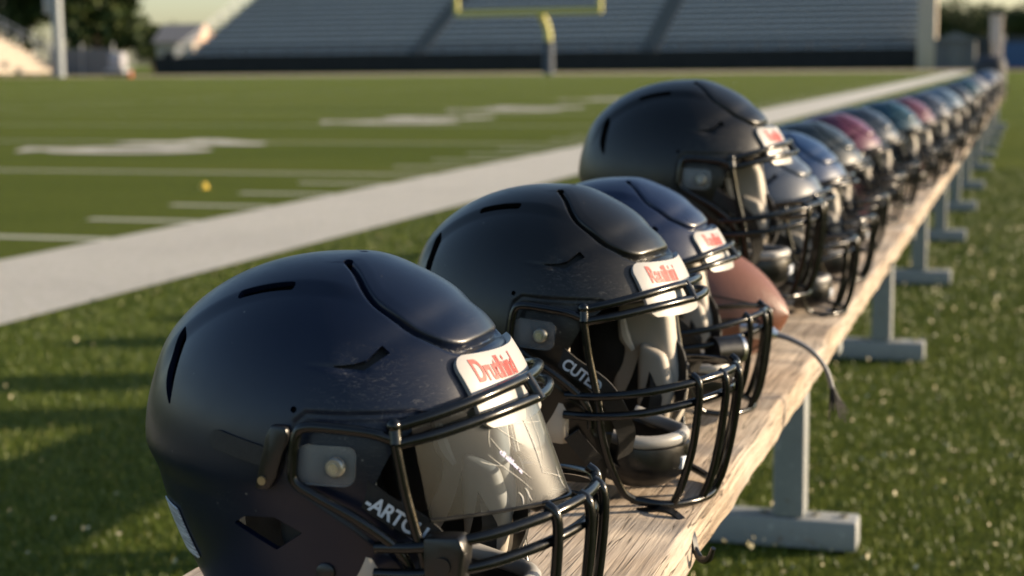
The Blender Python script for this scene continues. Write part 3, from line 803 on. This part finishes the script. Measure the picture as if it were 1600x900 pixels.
# chin cup
def cup():
    us = np.linspace(-1.9, 1.9, 41); prof = [(.0, .040), (.05, .047), (.35, .050), (.65, .046), (.85, .037), (.97, .020), (1.0, .004)]
    V = []
    for h_, r_ in prof:
        for u in us: V.append((.078+(r_+.004)*math.cos(u)*1.06, r_*math.sin(u)*1.02, -.0835-.046*h_-.010*math.cos(u)+.005*math.cos(2*u)))
    n = len(us); T = []
    for j in range(len(prof)-1):
        for i in range(n-1): a = j*n+i; T += [(a, a+1, a+n+1), (a, a+n+1, a+n)]
    off = np.array([.078, 0, -.105]); V2, T2 = solidify(np.array(V)-off, np.array(T), .004); V2 = V2+off
    return mesh_np('chin_cup', V2, T2, True, .8)
CUP = cup()
mb = MB(); mb.tube([(.078+.0475*math.cos(u), .0445*math.sin(u), -.0800-.010*math.cos(u)+.005*math.cos(2*u)) for u in np.linspace(-1.9, 1.9, 33)], .0062, 10); CUPLIP = mb.mesh('cup_lip')
mb = MB(); mb.box((.1290, -.014, -.112), (.1350, .014, -.100), .002); CUPTAB = mb.mesh('cup_badge')
def straps(s):
    mb = MB()
    mb.ribbon([(.040, s*.1015, -.004), (.056, s*.1005, -.0145), (.084, s*.0900, -.0330), (.098, s*.068, -.070), (.093, s*.052, -.098)], (.45, 0, .9), .017, .0022, 6)
    return mb.mesh('chin_strap')
STR, STL = straps(-1), straps(1)
def strap_text(s_):
    a0, a1 = Vector((.050, -.1030, -.0115)), Vector((.090, -.0885, -.0365)); d = (a1-a0).normalized()
    wv = Vector((.45, 0, .9)); wv = (wv-d*wv.dot(d)).normalized(); n = d.cross(wv); n = n if n.y < 0 else -n
    c = (a0+a1)/2 + n*.0030 - d*.006
    return wrap_text(s_, .0145, lambda a, b: c + d*a + wv*b, .0004, .95, .85, 'strap_lettering')
STXT = {k: strap_text(k) for k in ('-ARTCU', 'CUTED')}
# lower strap hanging to the bench
def low_strap(s):
    mb = MB(); mb.ribbon([(.060, s*.098, -.075), (.076, s*.076, -.102), (.084, s*.050, -.116)], (.4, 0, .9), .015, .002, 5); return mb.mesh('lower_strap')
LSR, LSL = low_strap(-1), low_strap(1)
# visor
def visor_pt(u, v, off=0.0):
    y = .094*u; x = .1215 + .028*v - (.052+.012*v)*((abs(u)**2+.0012)**.70-.009) + off
    return (x, y, .0420 - .064*v)
V = []; nu_, nv_ = 60, 16
for j in range(nv_):
    for i in range(nu_): V.append(visor_pt(-1+2*i/(nu_-1), j/(nv_-1)))
T = []
for j in range(nv_-1):
    for i in range(nu_-1): a = j*nu_+i; T += [(a, a+nu_+1, a+1), (a, a+nu_, a+nu_+1)]
VISOR = mesh_np('visor', V, T, True)
mb = MB(); mb.tube([visor_pt(-1+2*i/40, 1.0) for i in range(41)], .0013, 6); mb.tube([visor_pt(-1+2*i/40, 0.0) for i in range(41)], .0010, 6); VEDGE = mb.mesh('visor_edge')
mb = MB(); rs = random.Random(5)
for k, (u0, v0, u1, v1, wd) in enumerate([(-.22, .10, -.20, .72, .00030), (-.20, .72, -.02, .80, .00025), (-.50, .12, -.52, .38, .00025), (-.52, .30, -.30, .75, .00032), (-.46, .15, -.30, .42, .00030), (-.55, .45, -.35, .85, .00025), (-.12, .15, -.16, .60, .00018), (-.45, .85, -.42, .97, .0005), (-.40, .82, -.34, .95, .0005), (-.05, .70, -.02, .92, .00022), (-.62, .5, -.5, .58, .0002), (-.30, .2, -.06, .24, .00014)]):
    pts = []
    for q in range(9):
        t_ = q/8; pts.append(visor_pt(u0+(u1-u0)*t_+.018*math.sin(3*t_+k), v0+(v1-v0)*t_, .0004))
    mb.tube(pts, [wd*(.3+.7*math.sin(math.pi*(.1+.85*q/8))) for q in range(9)], 5)
VSCR = mb.mesh('visor_scratches')
def vtext():
    def f(a, b):
        u = -.42 + a*5.2 + b*9.0*.35; v = .55 + a*10.5 - b*5.0
        return Vector(visor_pt(u, v, .0006))
    return wrap_text('dhililera', .0105, f, .0002, .92, .75, 'visor_lettering')
VTXT = vtext()
# side strap and buckle seen on the nearest helmet only
V, T = patch(lambda u, v, o: (u, side_y(u, v, .0006+o), v), -.062, .0, -.004, .030, 60, 36, lambda u, v: .0062-d_seg(np.array(u), np.array(v), -.054, .0168, -.010, .0100)[0], .0016)
SIDESTRAP = mesh_np('side_strap', V, T, True, .6)
mb = MB()
cx, cz = -.011, .0125; yb = side_y(cx, cz)
mb.prism([(cx-.011, cz-.021), (cx-.001, cz-.021), (cx+.004, cz-.012), (cx+.0115, cz+.015), (cx+.010, cz+.021), (cx-.001, cz+.021), (cx-.0045, cz+.013)], 'y', yb-.0075, yb+.0005, .0024, 2); BUCKLE = mb.mesh('buckle')
mb = MB(); mb.tube([(cx-.005, yb-.0075, cz-.0145), (cx-.005, yb-.0090, cz-.0145)], .0028, 14); BSCREW = mb.mesh('buckle_screw')
# rear label
def rear_pt(y, z, off):
    ph = math.pi
    for _ in range(4):
        P = float(prof_z(z, ph)); x = -AR*math.sqrt(max(0, P*P-(y/B_)**2)); ph = math.atan2(y/B_, x/AR)
    n = Vector((x/AR**2, y/B_**2, 0)).normalized(); return (x+n.x*(off+.0008), y+n.y*(off+.0008), z)
V, T = patch(rear_pt, -.085, -.035, -.078, -.040, 30, 24, lambda u, v: rrect(u, v, -.060, -.059, .012, .0165, .002), .0008)
STICK = mesh_np('rear_label', V, T, True, .6)
# a loose strap tail with hook lying over the bench edge
mb = MB(); mb.ribbon([(.108, -.060, -.1440), (.140, -.066, -.1345), (.158, -.073, -.1370), (.172, -.081, -.1455), (.180, -.088, -.158)], (0, 1, .2), .0075, .0022, 6)
mb.tube([(.178, -.087, -.156), (.186, -.092, -.162), (.195, -.098, -.158), (.199, -.101, -.147)], [.0030, .0034, .0030, .0022], 8, smooth=5)
TAIL = mb.mesh('strap_tail')

for me, mt in ((SHELL, M['navy']), (LINER, M['liner']), (NECK, M['liner']), (PIPING, M['letter']), (PADR, M['pad']), (PADL, M['pad']), (BROWPAD, M['liner']), (EARR, M['liner']), (EARL, M['liner']), (EARTAB, M['pad']), (MASK, M['wire']),
               (CLIPR, M['rubber']), (CLIPL, M['rubber']), (BADGE, M['white']), (SNAPR, M['clear']), (SNAPL, M['clear']), (JSR, M['rubber']), (JSL, M['rubber']),
               (CUP, M['rubber']), (CUPLIP, M['white']), (CUPTAB, M['letter']), (STR, M['strap']), (STL, M['strap']), (LSR, M['strap']), (LSL, M['strap']), (VISOR, M['visor']), (VEDGE, M['rubber']), (VSCR, M['scratch']), (VTXT, M['lilac']),
               (SIDESTRAP, M['strapbrown']), (BUCKLE, M['rubber']), (BSCREW, M['bronze']), (STICK, M['sticker']), (TAIL, M['rubber'])):
    me.materials.clear(); me.materials.append(mt)
for me in (SCREWR, SCREWL): me.materials.append(M['screw']); me.materials.append(M['chrome'])
for me in BTXT.values(): me.materials.append(M['red'])
for me in STXT.values(): me.materials.append(M['letter'])

def part(name, me, parent): 
    o = bpy.data.objects.new(name, me); COL.objects.link(o); o.parent = parent; return o
def helmet(x, y, z, rz, shell, label, badge=None, strap=None, visor=False, extras=False, tail=False, ry=0.0, rx=0.0, far=False, sc=1.0):
    root = empty('football_helmet', (x, y, z)); root.rotation_euler = (rx, ry, rz); root.scale = (sc,)*3
    tag(root, label, 'helmet', 'football helmets lined up on the bench')
    sh = part('shell', SHELL, root); sh.material_slots[0].link = 'OBJECT'; sh.material_slots[0].material = M[shell]
    part('liner', LINER, root); part('facemask', MASK, root); part('chin_cup', CUP, root)
    part('jaw_pad', PADR, root); part('jaw_pad', PADL, root); part('brow_pad', BROWPAD, root); part('ear_pad', EARR, root); part('ear_pad', EARL, root)
    part('chin_strap', STL, root); st = part('chin_strap', STR, root)
    part('lower_strap', LSR, root); part('lower_strap', LSL, root); part('neck_roll', NECK, root)
    if far: 
        return root
    fm = [c for c in root.children if c.name.startswith('facemask')][0]
    if extras: part('jaw_clip', CLIPR, fm); part('jaw_clip', CLIPL, fm)
    if badge: bd = part('brow_badge', BADGE, root); part('badge_lettering', BTXT[badge], bd)
    a = part('snap_clip', SNAPR, root); part('screw', SCREWR, a); a = part('snap_clip', SNAPL, root); part('screw', SCREWL, a)
    part('jaw_screw', JSR, root); part('jaw_screw', JSL, root)
    cp = [c for c in root.children if c.name.startswith('chin_cup')][0]; part('cup_lip', CUPLIP, cp); part('cup_tab', CUPTAB, cp)
    part('ear_tab', EARTAB, root)
    if strap: part('strap_lettering', STXT[strap], st)
    if visor:
        vz = part('visor', VISOR, root); part('visor_edge', VEDGE, vz); part('scratches', VSCR, vz); part('visor_lettering', VTXT, vz)
    if extras:
        part('side_strap', SIDESTRAP, root); b = part('buckle', BUCKLE, root); part('buckle_screw', BSCREW, b); part('rear_label', STICK, root); part('neck_trim', PIPING, root)
    if tail: part('strap_tail', TAIL, root)
    return root
ZC = BT + .1455
helmet(-.431, 1.034, ZC, R_(0), 'navy', 'nearest matte navy helmet with scratched clear visor and white brow badge', 'Drutlhind', '-ARTCU', True, True, ry=R_(3.0))
helmet(-.416, 1.500, ZC+.009, R_(-9), 'black', 'satin black helmet with no visor, second in the row behind the navy one', 'Rauilhini', 'CUTED', tail=True, ry=R_(5.5), sc=1.02)
helmet(-.428, 1.825, ZC+.003, R_(0), 'blue', 'royal blue helmet half hidden between two black helmets', 'Rauilhini', None, ry=R_(3.0), sc=.945)
helmet(-.446, 2.300, .664, R_(0), 'black2', 'raised black helmet resting on the brown football above the row', 'Rauilhini', None, ry=R_(3.5), sc=1.08)
helmet(-.420, 2.650, ZC, R_(0), 'steel', 'blue grey helmet mostly hidden behind the raised black helmet', None, None, ry=R_(3))
for x, y, c, lb in ((-.405, 3.06, 'midblue', 'glossy mid blue helmet just right of the raised black one'),
                    (-.424, 3.56, 'green', 'dark green grey helmet between the mid blue and maroon ones'),
                    (-.430, 4.12, 'maroon', 'maroon helmet nearest of the two reddish ones'),
                    (-.425, 4.60, 'slate', 'slate coloured helmet just beyond the nearer maroon one'),
                    (-.405, 5.28, 'teal', 'dark teal helmet before the farther reddish one'),
                    (-.390, 5.78, 'rose', 'faded red helmet, farther of the two reddish ones'),
                    (-.375, 6.55, 'steel', 'blue grey helmet just beyond the faded red one'),
                    (-.365, 7.55, 'paleblue', 'pale blue helmet with a bright sun glint far down the row'),
                    (-.365, 8.75, 'slate', 'slate helmet beyond the pale blue one'),
                    (-.365, 10.3, 'teal', 'small dark teal helmet near the end of the row'),
                    (-.365, 12.2, 'silver', 'silver helmet near the far end of the row'),
                    (-.365, 14.6, 'midblue', 'tiny blue helmet next to last before the bags'),
                    (-.365, 17.2, 'silver', 'last silver helmet at the far end of the bench')):
    helmet(x-.016, y, ZC-.0015, R_(random.uniform(-9, 5)), c, lb, far=y > 4.3, ry=R_(random.uniform(1, 4.5)), sc=.97, tail=3.3 < y < 3.8)
bag = empty('gear_bag', (-.43, 19.3, BT)); tag(bag, 'dark gear bag slumped on the far end of the bench', 'bag')
mb = MB(); mb.box((-.17, -.45, .002), (.17, .45, .42), .12, seg=4); mb.build('body', simple('dark_nylon', (.02, .022, .03), .7, 0, .2, 8, .2), bag)
mb = MB(); mb.tube([(0, -.25, .40), (0, -.15, .55), (0, .15, .55), (0, .25, .40)], .018, 8, smooth=6); mb.build('handle', M['strap'], bag)

# football under the raised helmet
fb = empty('football', (-.413, 2.085, BT)); fb.rotation_euler = (0, 0, R_(-14))
tag(fb, 'brown leather football lying on the bench beneath the raised black helmet', 'football')
n1, n2 = 48, 32; V = []; 
for i in range(n1+1):
    a = -1 + 2*i/n1; x = .140*a; r = .0845*max(0.0, 1-abs(a)**2.05)**.80 if abs(a) < 1 else 0
    for k in range(n2): V.append((x, r*math.cos(2*math.pi*k/n2), .0855+r*math.sin(2*math.pi*k/n2)))
Fq = [(i*n2+k, i*n2+(k+1) % n2, (i+1)*n2+(k+1) % n2, (i+1)*n2+k) for i in range(n1) for k in range(n2)]
link('ball_skin', mesh_np('ball_skin', V, Fq, True), M['leather'], fb)
mb = MB(); mb.tube([(-.05, 0, .1705), (.05, 0, .1705)], .004, 8)
for k in range(8): xx = -.045+.09*k/7; mb.tube([(xx, -.012, .1695), (xx, 0, .1735), (xx, .012, .1695)], .0028, 6)
mb.build('laces', M['white'], fb)
for a in (0, math.pi/2, math.pi, 1.5*math.pi):
    mb = MB(); P_ = []
    for i in range(2, 47):
        q = -1+2*i/48; rr_ = .0845*(1-abs(q)**2.05)**.80+.0002; P_.append((.140*q, rr_*math.sin(a+.4), .0855+rr_*math.cos(a+.4)))
    mb.tube(P_, .0011, 6); mb.build('seam', M['liner'], fb)

# cord that hangs over the plank edge, with its metal clip
cord = empty('cord', (-.30, 2.08, BT)); tag(cord, 'thin grey cord with frayed black end drooping over the bench edge', 'cord')
cl_ = lambda x, y, z: (x+.30, y-2.08, z-BT)
mb = MB(); mb.tube([cl_(-.282, 1.972, .503), cl_(-.262, 1.973, .497), cl_(-.240, 1.976, .484), cl_(-.223, 1.978, .463), cl_(-.215, 1.978, .440)], [.0038, .0034, .0030, .0028, .0032], 8, smooth=8)
mb.build('cable', simple('grey_cable', (.16, .16, .17), .45, 0, .15, 90), cord)
mb = MB()
for k in range(9):
    a = k*.7; mb.tube([cl_(-.215, 1.978, .442), cl_(-.212+.005*math.cos(a), 1.978+.005*math.sin(a), .428), cl_(-.207+.012*math.cos(a), 1.978+.010*math.sin(a), .412-.006*(k % 3))], [.0026, .0016, .0007], 5, smooth=3)
mb.build('frayed_end', M['strap'], cord)
mb = MB(); mb.tube([cl_(-.325, 1.975, .509), cl_(-.311, 1.975, .508), cl_(-.294, 1.973, .506), cl_(-.280, 1.972, .502)], [.006, .0115, .0105, .005], 14, smooth=3); mb.build('metal_clip', M['chrome'], cord)
kn = empty('knob', (-.305, 1.755, .52)); tag(kn, 'black ribbed knob with silver cap on the blue helmet cage', 'knob')
mb = MB(); mb.tube([(-.012, -.012, .0), (.010, .010, .0)], .0155, 20); mb.build('grip', M['rubber'], kn)
mb = MB(); mb.tube([(.0100, .0100, 0), (.0130, .0130, 0)], .0160, 20); mb.build('cap', M['chrome'], kn)

# folded cloth that props the raised helmet
mb = MB()
for k in range(4): mb.box((-.12+.004*k, -.095+.003*(k % 2), .001+.0245*k), (.115-.005*k, .095-.004*k, .0245*(k+1)), .0105, seg=3)
o = mb.build('folded_cloth', simple('dark_cloth', (.012, .012, .015), .9, 0, .3, 60, .4), None, (-.455, 2.32, BT), sharp=None)
tag(o, 'folded dark cloth under the raised black helmet, behind the football', 'cloth')
